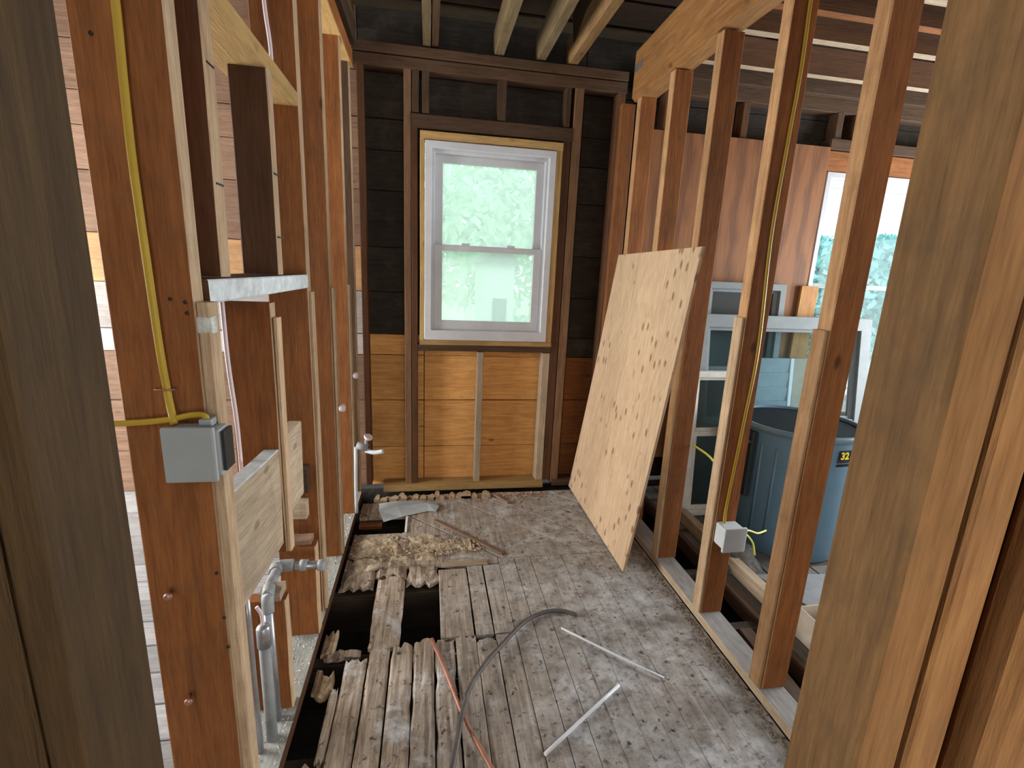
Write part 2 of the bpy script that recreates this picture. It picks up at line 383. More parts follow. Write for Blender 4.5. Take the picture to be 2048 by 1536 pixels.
# left room floor and right room floor
for i in range(22):
    y = .1+i*.14; piece('floor_board', -3.25, -.58, y, y+.136, -.022, -.001*(i % 3), 'x', wood('left_room_floor', 'x', (.27, .27, .28), (.44, .44, .46), .2, dirtamt=.5, dirt=(.14, .13, .12)), fl)
for i in range(21):
    x = 1.50+i*.142; piece('floor_board', x, x+.139, .2, 3.1, -.07, -.048+.001*(i % 3), 'y', wood('right_room_floor', 'y', (.10, .095, .088), (.19, .18, .165), .2), fl)
for i in range(10):
    piece('floor_board', -2.9+i*.75, -2.17+i*.75, -2.9, .12, -.022, 0, 'y', wood('near_room_floor', 'y', (.18, .14, .10), (.30, .24, .18), .2), fl)
earth = struct('crawlspace_shell'); box('crawlspace_ground', -3.4, 4.7, -3, 3.4, -.85, -.78, DIRT, earth)  # group holds the unseen earth and foundation under the house
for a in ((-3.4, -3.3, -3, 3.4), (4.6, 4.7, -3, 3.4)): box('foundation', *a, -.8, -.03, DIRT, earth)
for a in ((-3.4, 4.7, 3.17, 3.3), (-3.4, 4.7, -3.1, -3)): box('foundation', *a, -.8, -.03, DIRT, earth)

# ------------------------------------------------------------------ BACK WALL
wb = struct('wall_back')
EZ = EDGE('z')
zj = [.0, .27, .597, .90, 1.033, 1.30, 1.57, 1.896, 2.12, 2.29, 2.53, 2.85]
def wallplanks(x0, x1, i0, i1, mat, par, yo=0):
    for i in range(i0, i1): piece('sheathing_plank', x0, x1, 3.17+yo, 3.19+yo, zj[i]+.002, zj[i+1]-.002, 'x', mat, par, ch=.002)
wallplanks(-.40, -.03, 0, 4, PINE, wb); wallplanks(-.025, .93, 0, 3, PINE, wb)
piece('sheathing_plank', -.025, .93, 3.17, 3.19, .90, .985, 'x', PINE, wb)
wallplanks(.935, 1.30, 0, 3, STUD, wb); wallplanks(.935, 1.30, 3, 11, DARKP, wb)
wallplanks(-.40, -.03, 4, 11, DARKP, wb)
wallplanks(-.025, .93, 8, 11, DARKP, wb)
wallplanks(-3.3, -.405, 0, 3, SIDEP, wb); wallplanks(-3.3, -.405, 3, 5, lambda a: wood('whitened_plank', a, (.34, .31, .29), (.52, .49, .48), .2), wb); wallplanks(-3.3, -.405, 6, 11, SIDEP, wb); wallplanks(-3.3, -.405, 5, 6, lambda a: wood('amber_plank', a, (.36, .19, .08), (.58, .34, .17), .5), wb)
# right room: dark boards above the plywood and round the second window
wallplanks(1.305, 2.62, 0, 11, DARKP, wb); wallplanks(2.625, 4.6, 9, 11, DARKP, wb)
wallplanks(2.625, 4.6, 0, 2, DARKP, wb); wallplanks(3.52, 4.6, 2, 9, DARKP, wb)
for i in range(3):
    piece('sheathing_plank', -.025, .93, 3.17, 3.19, 2.175+i*.04, 2.212+i*.04, 'x', DARKP, wb)
# dark sheets added behind the boards to stop light leaking through gaps
felt = flat('felt', (.02, .02, .018), .9)
for a in ((-3.35, -.03, 0, 2.85), (.78, 2.6, 0, 2.85), (3.53, 4.65, 0, 2.85), (-.03, .78, 0, 1.0), (-.03, .78, 2.19, 2.85), (2.6, 3.53, 0, .70), (2.6, 3.53, 2.21, 2.85)): box('leak_backing', a[0], a[1], 3.193, 3.20, a[2], a[3], felt, wb)
# plates
piece('top_plate', -.42, 1.17, 3.07, 3.165, 2.595, 2.645, 'x', FRAME, wb)
piece('top_plate', -.42, 1.17, 3.078, 3.165, 2.53, 2.59, 'x', FRAME, wb)
piece('bottom_plate', -.29, .79, 3.05, 3.165, -.004, .042, 'x', BUCK, wb)
piece('bottom_plate', .86, 1.17, 3.06, 3.165, .0, .04, 'x', FRAME, wb)
for x0, x1, z0, z1, mt in ((-.147, -.106, .04, 2.53, KING), (-.104, -.068, .04, 2.27, STUD2), (.312, .352, .042, .94, PALE),
        (.742, .792, .042, .94, PALE), (.794, .845, .04, 2.27, STUD2), (.85, .905, .02, 2.53, KING), (-.40, -.365, .04, 2.53, STUD2), (1.12, 1.165, .04, 2.53, STUD2)):
    piece('stud', x0, x1, 3.08, 3.165, z0, z1, 'z', mt, wb)
for x0, x1 in ((-.1, -.062), (-.045, -.005), (.39, .437), (.795, .828)): piece('cripple_stud', x0, x1, 3.08, 3.165, 2.315, 2.53, 'z', FRAME, wb)
piece('window_header', -.104, .848, 3.075, 3.165, 2.235, 2.31, 'x', FRAME, wb)
piece('rough_sill', -.068, .792, 3.07, 3.165, .945, .985, 'x', FRAME, wb)
# right-room framing
piece('top_plate', 1.28, 4.6, 3.08, 3.165, 2.56, 2.66, 'x', FRAME, wb)
for x in (1.42, 1.95, 2.63, 2.76, 3.5): piece('stud', x, x+.045, 3.08, 3.165, .04, 2.56, 'z', STUD2, wb) if x in (1.42, 1.95, 3.5) else piece('cripple_stud', x, x+.05, 3.08, 3.165, 2.36, 2.56, 'z', FRAME, wb)
piece('window_header', 2.6, 3.52, 3.06, 3.16, 2.335, 2.40, 'x', FRAME, wb)
piece('window_header', 2.6, 3.52, 3.075, 3.16, 2.205, 2.33, 'x', STUD, wb)
piece('rough_sill', 2.6, 3.52, 3.07, 3.19, .66, .71, 'x', PALE, wb)
me = box('plywood_panel', 1.33, 2.60, 3.06, 3.078, .2, 2.345, PLYW, wb)
piece('trim_board', 2.545, 2.68, 3.035, 3.058, .02, 1.45, 'z', wood('warm_strip', 'z', (.55, .22, .08), (.75, .42, .15), .1), wb)

# ------------------------------------------------------------------ WINDOWS
def rect_ring(name, x0, x1, z0, z1, y0, y1, w, mat, parent, wb_=None, wt=None):
    wb_ = w if wb_ is None else wb_; wt = w if wt is None else wt
    X = [(x0, z0), (x1, z0), (x1, z1), (x0, z1)]; I = [(x0+w, z0+wb_), (x1-w, z0+wb_), (x1-w, z1-wt), (x0+w, z1-wt)]
    cx, cy, cz = (x0+x1)/2, (y0+y1)/2, (z0+z1)/2
    v = [(a-cx, y0-cy, b-cz) for a, b in X+I]+[(a-cx, y1-cy, b-cz) for a, b in X+I]; f = []
    for i in range(4):
        j = (i+1) % 4
        f += [(i, j, 4+j, 4+i), (8+i, 12+i, 12+j, 8+j), (i, 8+i, 8+j, j), (4+i, 4+j, 12+j, 12+i)]
    me = bpy.data.meshes.new(name); me.from_pydata(v, [], f)
    bm = bmesh.new(); bm.from_mesh(me); bmesh.ops.recalc_face_normals(bm, faces=bm.faces)
    bmesh.ops.bevel(bm, geom=[e for e in bm.edges if e.calc_face_angle(0) > .5], offset=.0025, segments=1, affect='EDGES'); bm.to_mesh(me); bm.free()
    return link(name, me, mat, parent, (cx, cy, cz))
w1 = struct('window_1')
rect_ring('window_frame', -.026, .752, 1.018, 2.172, 3.055, 3.17, .040, VINYL, w1, .062, .040)
rect_ring('frame_stop', .012, .716, 1.078, 2.134, 3.09, 3.18, .020, VINYL, w1)
US = rect_ring('upper_sash', .03, .698, 1.565, 2.115, 3.125, 3.155, .050, VINYL, w1, .03, .045)
LS = rect_ring('lower_sash', .03, .698, 1.085, 1.60, 3.088, 3.12, .050, VINYL, w1, .055, .035)
def under(o, p): o.parent = p; o.location -= p.location; return o
under(box('pane', .075, .655, 3.138, 3.142, 1.59, 2.075, GL1), US); under(box('pane', .075, .655, 3.102, 3.106, 1.13, 1.57, GL1), LS)
for x in (.22, .50): under(box('sash_lock', x-.025, x+.025, 3.072, 3.10, 1.598, 1.612, VINYL, bev=.004), LS)
piece('window_buck', -.055, -.028, 3.065, 3.165, .985, 2.215, 'z', BUCK, w1); piece('window_buck', .754, .792, 3.065, 3.165, .985, 2.185, 'z', BUCK, w1)
piece('window_buck', -.055, .792, 3.062, 3.165, 2.178, 2.222, 'x', BUCK, w1); piece('window_buck', -.055, .792, 3.06, 3.165, .985, 1.016, 'x', BUCK, w1)
w2 = struct('window_2')
rect_ring('window_frame', 2.62, 3.50, .72, 2.20, 3.07, 3.18, .035, VINYL, w2, .05, .035)
US = rect_ring('upper_sash', 2.645, 3.475, 1.44, 2.165, 3.13, 3.16, .035, VINYL, w2, .03, .05)
LS = rect_ring('lower_sash', 2.645, 3.475, .76, 1.475, 3.09, 3.12, .035, flat('sash_green', (.16, .26, .25), .5), w2, .05, .03)
under(box('pane', 2.675, 3.445, 3.143, 3.147, 1.465, 2.12, GL2), US); under(box('pane', 2.675, 3.445, 3.103, 3.107, .80, 1.45, GL2), LS)
under(box('glazing_bar', 2.675, 3.445, 3.130, 3.142, 1.94, 1.947, VINYL), US)

# ------------------------------------------------------------------ LEFT WALL
wl = struct('wall_left')
RX = (1, 0, 0); LX = (-1, 0, 0)
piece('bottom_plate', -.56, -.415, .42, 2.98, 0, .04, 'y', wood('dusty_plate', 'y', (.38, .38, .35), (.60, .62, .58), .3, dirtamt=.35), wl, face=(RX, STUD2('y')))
piece('top_plate', -.55, -.415, 2.05, 3.06, 2.50, 2.585, 'y', STUD, wl, face=((0, 0, -1), BUCK('y')))
piece('top_plate', -.54, -.40, .3, 3.10, 2.62, 2.72, 'y', FRAME, wl)
piece('top_plate', -.55, -.415, .3, 2.045, 2.50, 2.585, 'y', STUD, wl)
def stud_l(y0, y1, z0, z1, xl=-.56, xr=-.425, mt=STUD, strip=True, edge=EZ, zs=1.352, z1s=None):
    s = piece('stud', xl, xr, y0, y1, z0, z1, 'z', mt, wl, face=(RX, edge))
    if strip:
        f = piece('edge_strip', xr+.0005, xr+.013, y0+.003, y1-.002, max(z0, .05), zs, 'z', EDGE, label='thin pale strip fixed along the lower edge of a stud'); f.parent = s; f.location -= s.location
    return s
S0 = stud_l(1.0, 1.042, .04, 2.50, -.578, -.432, strip=False)
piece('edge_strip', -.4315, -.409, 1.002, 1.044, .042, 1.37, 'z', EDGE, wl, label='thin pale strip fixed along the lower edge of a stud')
stud_l(1.122, 1.168, 1.415, 2.50, strip=False, mt=STUD2)
stud_l(1.53, 1.572, 1.415, 1.955, -.525, -.427, mt=STUD2, strip=False)
stud_l(1.43, 1.472, .58, 1.34, -.548, -.427, zs=1.30)
stud_l(1.39, 1.43, .04, .44, -.55, -.43, strip=False, mt=STUD)
stud_l(1.72, 1.77, .04, .42, -.545, -.415, strip=False, mt=STUD)
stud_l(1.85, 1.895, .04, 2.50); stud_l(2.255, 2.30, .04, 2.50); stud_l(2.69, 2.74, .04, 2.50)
stud_l(2.98, 3.03, .04, 2.50, strip=False, mt=FRAME)
piece('niche_header', -.565, -.427, 1.17, 1.848, 1.952, 1.995, 'y', BUCK, wl, label='pale flat header over the wall niche')
piece('niche_sill', -.565, -.422, 1.045, 1.848, 1.365, 1.412, 'y', STUD2, wl, face=(RX, flat('painted_edge', (.62, .68, .70), .6, 0, .25, 30)), label='niche sill with white painted edge')
piece('blocking_board', -.475, -.432, 1.045, 1.428, .63, .93, 'y', PALE, wl, face=((0, 0, 1), flat('painted_edge', (.6, .7, .8))), rot=(-.07, 0, 0), label='wide pale blocking board between two studs')
piece('blocking_board', -.475, -.434, 1.475, 1.69, .66, .925, 'y', PALE, wl, rot=(-.05, 0, 0), label='wide pale blocking board between two studs')
piece('scrap_block', -.50, -.44, 1.375, 1.44, .445, .475, 'x', PALE, wl)
piece('scrap_block', -.50, -.43, 1.72, 1.775, .425, .445, 'x', SIDEP, wl)
piece('scrap_block', -.53, -.46, 1.80, 1.845, .49, .56, 'x', PALE, wl)
piece('scrap_block', -.55, -.45, 1.80, 1.848, .60, .70, 'x', FRAME, wl)
# two nails standing out of the nearest stud
for (x, z) in ((-.533, .765), (-.520, .50)):
    lathe('nail', [(.002, 0), (.002, .02), (.009, .021), (.007, .025), (.0005, .026)], flat('nail_rust', (.40, .22, .15), .4, .5), wl, (x, .999, z), 12, rot=(PI/2, 0, .2))
for (x, z) in ((-.442, .80), (-.436, .69), (-.434, .615), (-.472, 1.375), (-.447, 1.37), (-.446, 1.35), (-.545, 1.80)):
    lathe('nail_hole', [(.001, 0), (.0035, .0005), (.0035, .0016), (.001, .002)], BLK, wl, (x, .9995, z), 8, rot=(PI/2, 0, 0))
for (x, y, z) in ((-.4258, 1.145, 1.60), (-.4258, 1.145, 1.82), (-.4258, 1.55, 1.69), (-.4258, 1.55, 1.52)):
    box('fixing_nail', x-.002, x+.003, y-.016, y+.018, z-.002, z+.002, BLK, wl)
box('mortar_lump', -.434, -.405, 1.0, 1.03, 1.31, 1.345, PLASTER, wl, bev=.008)
# ------------------------------------------------------------------ RIGHT WALL
wr = struct('wall_right')
piece('bottom_plate', 1.17, 1.272, .42, 3.05, .0, .038, 'y', wood('grey_plate', 'y', (.20, .185, .17), (.36, .345, .33), .3), wr, face=(LX, PALE('y')))
YS = (1.30, 1.70, 2.115, 2.52, 2.92)
for i, y in enumerate(YS):
    top = 2.60 if i < 2 else 2.455
    sr = piece('stud', 1.182, 1.278, y-.035, y+.018, .038, top, 'z', STUD, wr, face=(LX, wood('warm_lit_edge', 'z', (.40, .20, .08), (.68, .42, .22), .35)))  # room-side face lighter: light from the left room put into its colour
    if i < 3: piece('edge_strip', 1.168, 1.1815, y-.033, y+.02, .04, 1.322, 'z', EDGE if i else (lambda a: wood('warm_lit_edge', a, (0, 0, 0), (0, 0, 0))), label='thin pale strip fixed along the lower edge of a stud'); sq = list(C.objects)[-1]; (setattr(sq, 'parent', sr), setattr(sq, 'location', sq.location-sr.location)) if i < 3 else None
piece('stud', 1.12, 1.20, 3.00, 3.045, .04, 2.45, 'z', STUD, wr)
piece('wall_beam', 1.165, 1.30, .3, 2.98, 2.46, 2.74, 'y', wood('rounded_beam', 'y', (.24, .105, .032), (.46, .235, .085), .6), wr, ch=.02, jit=.006, label='heavy amber beam along the top of the studs')
box('nail_plate', 1.155, 1.165, 2.86, 2.95, 2.60, 2.63, STEEL, wr)
# sleepers beyond the plate
piece('sleeper', 1.58, 1.63, 1.66, 2.6, -.045, .03, 'y', PALE, wr)
piece('sleeper', 1.47, 1.50, .7, 2.9, -.10, -.02, 'y', FRAME, wr)

# ------------------------------------------------------------------ FRONT WALL (doorway the picture is taken through)
wf = struct('wall_front')
gz = (.08, 2.6)
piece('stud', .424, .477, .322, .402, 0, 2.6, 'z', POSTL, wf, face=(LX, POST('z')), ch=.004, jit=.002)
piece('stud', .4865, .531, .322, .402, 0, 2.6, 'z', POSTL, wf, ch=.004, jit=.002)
piece('stud', .645, .74, .350, .403, 0, 2.6, 'z', POSTL, wf, ch=.012, jit=.004)
piece('wall_board', .536, 1.16, .405, .42, .04, 2.6, 'z', STUD2, wf)
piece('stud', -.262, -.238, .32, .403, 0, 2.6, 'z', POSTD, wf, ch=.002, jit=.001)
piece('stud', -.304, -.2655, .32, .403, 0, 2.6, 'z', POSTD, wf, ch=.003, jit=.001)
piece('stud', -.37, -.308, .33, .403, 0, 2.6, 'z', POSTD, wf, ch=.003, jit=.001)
piece('bottom_plate', -1.5, -.238, .31, .415, -.001, .04, 'x', STUD, wf); piece('bottom_plate', .43, 1.7, .31, .415, -.001, .04, 'x', STUD, wf)
piece('top_plate', -1.5, 1.7, .32, .41, 2.6, 2.65, 'x', STUD, wf)

# ------------------------------------------------------------------ CEILING and ROOF
ce = struct('ceiling')
for x, w in ((-.04, .042), (.36, .055), (.61, .05), (.80, .055)):
    piece('ceiling_joist', x, x+w, -2.9, 3.16, 2.655, 2.80, 'y', JOIST if x > .7 else (lambda a: wood('pale_joist', a, (.16, .11, .055), (.32, .24, .13), .5)), ce)
piece('rafter', .008, .046, -.0, 3.16, 2.66, 2.80, 'y', FRAME, ce)
for x in (-.46, -.9, -1.3, -1.7, -2.1, -2.6, -3.1): piece('ceiling_joist', x, x+.045, -2.9, 3.16, 2.72, 2.86, 'y', JOIST, ce)
for y, mt in ((1.62, PALE), (2.005, PALE), (2.20, STUD), (2.43, PALE), (2.785, PALE), (3.02, FRAME)):
    piece('ceiling_joist', 1.30, 4.6, y-.02, y+.022, 2.625, 2.77, 'x', STUD2 if mt is not FRAME else FRAME, ce, face=((0, 0, -1), mt('x')))  # light on the undersides is put into their paler face colour
for y in (.3, .75, 1.2): piece('ceiling_joist', 1.30, 4.6, y-.02, y+.022, 2.625, 2.77, 'x', STUD, ce)
sl = math.radians(20)
for i in range(36):
    d = i*.175; y = 3.42-d*math.cos(sl); z = 2.83+d*math.sin(sl)
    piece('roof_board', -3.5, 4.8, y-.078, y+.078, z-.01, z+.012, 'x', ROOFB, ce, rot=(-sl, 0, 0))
for x in (-1.2, -.1+.9, 2.0, 3.2): piece('rafter', x, x+.04, -2.6+.2, 3.2, 2.62+1.05, 2.80+1.05, 'y', ROOFB, ce, rot=(-sl, 0, 0))
box('roof_cover', -3.6, 4.9, -3.0+.0, 3.7, 3.96, 3.98, flat('felt', (.02, .02, .018), .9), ce, rot=(-sl, 0, 0))

# ------------------------------------------------------------------ outer walls with openings placed for the added area lamps (outside the frame)
def outer(name, axis, c, a0, a1, o0, o1, oz0, oz1, sgn):
    w = struct(name)
    def pc(u0, u1, z0, z1, nm='sheathing_plank'):
        if axis == 'x': piece(nm, c-.02, c+.02, u0, u1, z0, z1, 'y', SIDEP, w)
        else: piece(nm, u0, u1, c-.02, c+.02, z0, z1, 'x', SIDEP, w)
    z = 0
    while z < 2.75:
        h = min(.28, 2.8-z)
        if z+h <= oz0+.01 or z >= oz1-.01: pc(a0, a1, z, z+h-.003)
        else: pc(a0, o0, z, z+h-.003); pc(o1, a1, z, z+h-.003)
        z += h
    return w
outer('wall_outer_left', 'x', -3.3, -3, 3.2, 1.2, 3.05, .56, 1.96, 1)
outer('wall_outer_right', 'x', 4.62, -3, 3.2, 1.15, 2.95, .56, 1.96, -1)
outer('wall_rear', 'y', -3.0, -3.3, 4.6, -.7, 1.9, .28, 1.68, 1)

# ------------------------------------------------------------------ THINGS
# near junction box
b1 = tag(empty('junction_box', (-.442, .96, 1.087)), 'grey square electrical box on the big left stud under a yellow cable', 'electrical box')
def child_box(n, *a, **k):
    o = box(n, *a, **k); return o
def par(o, p):
    o.parent = p; o.matrix_parent_inverse = p.matrix_world.inverted(); return o
bpy.context.view_layer.update()
def kids(p, *obs):
    for o in obs:
        o.parent = p; o.location = o.location - p.location
kids(b1, box('box_body', -.482, -.392, .955, .999, 1.038, 1.136, BOXG, bev=.008), box('cover_plate', -.49, -.398, .944, .9545, 1.032, 1.142, BOXG, bev=.0045),
     box('connector', -.432, -.408, .965, .99, 1.137, 1.152, PVC, bev=.004), box('bracket', -.3915, -.385, .958, .998, 1.05, 1.13, BLK, bev=.001))
y1 = tag(sweep('vertical_cable', [(-.498, .988, 2.05), (-.4985, .99, 1.85), (-.501, .99, 1.72), (-.502, .99, 1.6), (-.498, .99, 1.40), (-.495, .99, 1.28), (-.490, .99, 1.19), (-.478, .975, 1.14)], .0075, YEL, r2=.004), 'long yellow cable running down the face of the big left stud', 'cable')
y2 = tag(sweep('horizontal_cable', [(-1.2, 1.05, 1.13), (-.75, 1.0, 1.135), (-.59, .987, 1.138), (-.5, .981, 1.146), (-.45, .982, 1.156), (-.425, .976, 1.157), (-.42, .975, 1.148)], .006, YEL, r2=.004), 'yellow cable crossing the big left stud just above the grey box', 'cable')
st = tag(sweep('cable_staple', [(-.51, .995, 1.205), (-.51, .984, 1.205), (-.478, .984, 1.205), (-.478, .995, 1.205)], .0015, COPPER, n=6, smooth=False), 'small metal staple holding the yellow cable to the stud', 'staple')
tag(sweep('white_cable', [(-.50, 1.79, 2.60), (-.50, 1.80, 2.30), (-.497, 1.80, 2.2), (-.488, 1.80, 2.1), (-.488, 1.80, 2.0)], .006, WCAB), 'white cable hanging above the niche header', 'cable')
tag(sweep('white_cable', [(-.50, 1.30, 1.364), (-.502, 1.31, 1.2), (-.498, 1.32, 1.05), (-.50, 1.33, .94), (-.502, 1.335, .80), (-.50, 1.34, .60)], .0055, WCAB), 'white cable dropping behind the pale blocking below the niche', 'cable')
# pipes in the left wall
p1 = tag(empty('drain_stub', (-.47, 1.35, .04)), 'grey pipe with elbows turning out of the left wall over the plate', 'pipe')
kids(p1, sweep('riser', [(-.466, 1.352, .03), (-.468, 1.352, .46)], .013, STEEL, smooth=False), sweep('elbow', [(-.468, 1.352, .43), (-.47, 1.36, .47), (-.48, 1.41, .475)], .018, PVC, k=8),
     sweep('run', [(-.48, 1.40, .475), (-.515, 1.60, .41)], .016, PVC, smooth=False), sweep('elbow', [(-.512, 1.57, .418), (-.52, 1.625, .405), (-.47, 1.635, .402)], .021, PVC, k=8),
     sweep('outlet', [(-.49, 1.633, .402), (-.44, 1.633, .40), (-.37, 1.633, .396)], .015, STEEL, smooth=False), lathe('collar', [(.02, -.012), (.02, .012)], PVC, None, (-.435, 1.633, .40), 16, rot=(0, PI/2, 0)),
     lathe('collar', [(.019, -.012), (.021, .0), (.019, .012)], PVC, None, (-.375, 1.633, .396), 16, rot=(0, PI/2, 0)))
tag(sweep('water_pipe', [(-.482, 1.245, .025), (-.485, 1.245, .30), (-.487, 1.25, .57)], .010, STEEL, k=3), 'slim galvanised riser nearest the big left stud', 'pipe')
p2 = tag(empty('capped_pipe', (-.462, 1.285, .04)), 'short fat grey pipe with a cap between the wall risers', 'pipe')
kids(p2, lathe('barrel', [(.016, .0), (.016, .35)], PVC, None, (-.462, 1.285, .04), 20), lathe('cap', [(.019, .33), (.019, .39), (.014, .398), (.001, .40)], STEEL, None, (-.462, 1.285, .04), 20),
     sweep('handle', [(-.462, 1.285, .44), (-.464, 1.285, .475), (-.475, 1.285, .50)], .005, WCAB))
v = tag(empty('shutoff_valve', (-.37, 2.70, .45)), 'white and grey shut off valve sticking out of the left wall by the sheathing', 'valve')
kids(v, sweep('body', [(-.40, 2.70, .46), (-.34, 2.70, .44)], .022, PVC, smooth=False), sweep('spout', [(-.35, 2.70, .425), (-.30, 2.68, .42), (-.25, 2.67, .43)], .013, BOXW),
     sweep('stem', [(-.35, 2.70, .44), (-.345, 2.70, .50)], .010, PVC, smooth=False), lathe('handwheel', [(.022, -.008), (.026, 0), (.022, .008)], WCAB, None, (-.335, 2.70, .505), 14, rot=(.3, .4, 0)),
     sweep('supply', [(-.405, 2.70, .45), (-.412, 2.70, .2), (-.412, 2.70, .04)], .011, WROD, k=2))
for (x, y, z, lb) in ((-.405, 2.275, .80, 'white plug on the stud nearest the camera of the two'), (-.405, 2.715, .86, 'white plug on the far stud above the shut off valve')):
    k = tag(empty('pipe_plug', (x, y, z)), lb, 'plug'); kids(k, lathe('cap', [(.012, -.012), (.019, -.008), (.019, .012), (.012, .018)], WCAB, None, (x+.005, y, z), 14, rot=(0, PI/2, 0)), sweep('stub', [(x-.01, y, z), (x+.005, y, z)], .009, STEEL, smooth=False))
# box on the right wall
b2 = tag(empty('junction_box', (1.23, 1.62, .425)), 'pale grey electrical box low on a right wall stud', 'electrical box')
kids(b2, box('box_body', 1.185, 1.272, 1.60, 1.664, .385, .478, BOXW, bev=.008), box('cover_plate', 1.178, 1.278, 1.585, 1.5985, .378, .485, BOXW, bev=.005))
tag(sweep('yellow_cable', [(1.236, 1.658, 2.6), (1.237, 1.658, 2.38), (1.242, 1.658, 2.16), (1.235, 1.658, 1.92), (1.229, 1.658, 1.61), (1.247, 1.656, 1.2), (1.235, 1.658, .89), (1.218, 1.658, .56), (1.21, 1.645, .48)], .0065, YEL, r2=.004), 'yellow cable winding down the middle right stud into the pale box', 'cable')
tag(sweep('lime_cable', [(1.272, 1.63, .445), (1.34, 1.66, .43), (1.42, 1.70, .39), (1.50, 1.75, .37)], .004, YGR), 'upper yellow green cable leaving the pale box to the right', 'cable')
tag(sweep('lime_cable', [(1.272, 1.63, .43), (1.32, 1.65, .42), (1.37, 1.66, .37), (1.39, 1.66, .31)], .004, YGR), 'lower yellow green cable curling down from the pale box', 'cable')
tag(sweep('lime_cable', [(1.29, 2.08, .66), (1.35, 2.02, .62), (1.40, 1.98, .55)], .005, YGR), 'short yellow green cable between two right wall studs', 'cable')
# leaning plywood sheet
pl = tag(empty('plywood_sheet', (.975, 2.56, 0)), 'large pale knotty plywood sheet leaning against the right wall studs', 'plywood')
def sheet():
    a, b, c, d = Vector((.972, 2.035, .004)), Vector((.978, 3.045, .004)), Vector((1.150, 2.93, 1.585)), Vector((1.152, 1.985, 1.595))
    nrm = (b-a).cross(d-a).normalized(); 
    if nrm.x < 0: nrm = -nrm
    t = nrm*.013; o = Vector((.975, 2.56, 0)); nu, nv = 10, 12
    bm = bmesh.new(); F = []; B = []
    for i in range(nu+1):
        fr = []; br = []
        for j in range(nv+1):
            u, w = i/nu, j/nv; p = (a*(1-u)+b*u)*(1-w)+(d*(1-u)+c*u)*w
            p = p + nrm*(.004*math.sin(w*PI)); fr.append(bm.verts.new(p-o)); br.append(bm.verts.new(p+t-o))
        F.append(fr); B.append(br)
    for i in range(nu):
        for j in range(nv):
            bm.faces.new((F[i][j], F[i+1][j], F[i+1][j+1], F[i][j+1])); bm.faces.new((B[i][j], B[i][j+1], B[i+1][j+1], B[i+1][j]))
        for j in (0, nv): bm.faces.new((F[i][j], F[i+1][j], B[i+1][j], B[i][j]))
    for j in range(nv):
        for i in (0, nu): bm.faces.new((F[i][j], F[i][j+1], B[i][j+1], B[i][j]))
    bmesh.ops.recalc_face_normals(bm, faces=bm.faces); me = bpy.data.meshes.new('panel'); bm.to_mesh(me); bm.free()
    return link('panel', me, PLY, pl)
sheet()
# rubbish bin
bn = tag(empty('rubbish_bin', (2.11, 2.36, -.048)), 'large blue grey round rubbish bin with side handles', 'bin')
H = .74
lathe('barrel', [(.285, 0), (.295, .01), (.32, H-.02), (.32, H), (.312, H), (.309, H-.02)], BINM, bn, n=56)
lathe('inner_shell', [(.309, H-.01), (.30, H-.06), (.28, .03), (.001, .02)][::-1], BININ, bn, n=56)  # inner face of the bin, shade put into its near-black colour
lathe('rim', [(.321, H-.03), (.332, H-.026), (.335, H-.004), (.329, H+.005), (.312, H+.003), (.311, H-.012)], flat('bin_rim', (.12, .19, .24), .35), bn, n=56)
for s in (-1, 1):
    hh = sweep('handle', [(s*.315, -.07, H-.10), (s*.37, -.055, H-.10), (s*.38, 0, H-.11), (s*.37, .055, H-.10), (s*.315, .07, H-.10)], .016, BLK, bn)
    box('handle_bracket', min(s*.31, s*.345), max(s*.31, s*.345), -.085, .085, H-.42, H-.04, BLK, bn, bev=.006)
for a in (200, 215): 
    q = math.radians(a); sweep('rib', [(.299*math.cos(q), .299*math.sin(q), .12), (.314*math.cos(q), .314*math.sin(q), H-.10)], .007, BINM, bn, smooth=False)
def curved_label(w, h, z, ang, r, mat, name, par_):
    bm = bmesh.new(); N = 8; A = [[], []]; 
    for i in range(N+1):
        q = ang-w/r/2+w/r*i/N
        for k, zz in enumerate((z-h/2, z+h/2)):
            rr = r+ (zz-z)*.036; A[k].append(bm.verts.new((rr*math.cos(q), rr*math.sin(q), zz)))
    for i in range(N): bm.faces.new((A[0][i], A[0][i+1], A[1][i+1], A[1][i]))
    bmesh.ops.solidify(bm, geom=bm.faces[:], thickness=.0015); me = bpy.data.meshes.new(name); bm.to_mesh(me); bm.free(); return link(name, me, mat, par_)
ang = math.radians(-82)
curved_label(.115, .07, H-.10, ang, .3195, flat('badge_dark', (.06, .04, .06), .5), 'size_badge', bn)
curved_label(.05, .05, H-.098, ang+.13, .3215, flat('badge_violet', (.28, .15, .26), .5), 'badge_patch', bn)
curved_label(.115, .014, H-.148, ang, .3185, BLK, 'badge_slot', bn)
tx = bpy.data.curves.new('number', 'FONT'); tx.body = '32'; tx.size = .052; tx.extrude = .001; tx.align_x = 'CENTER'; tx.align_y = 'CENTER'; tx.offset = .0015
to = bpy.data.objects.new('size_number', tx); C.objects.link(to); bpy.context.view_layer.update()
dg = bpy.context.evaluated_depsgraph_get(); tm = bpy.data.meshes.new_from_object(to.evaluated_get(dg)); bpy.data.objects.remove(to)
a2 = ang-.07
tm.materials.clear(); link('size_number', tm, flat('badge_yellow', (.80, .68, .03), .5), bn, (.3235*math.cos(a2), .3235*math.sin(a2), H-.095), (PI/2-.036, 0, a2+PI/2), label='yellow number 32')
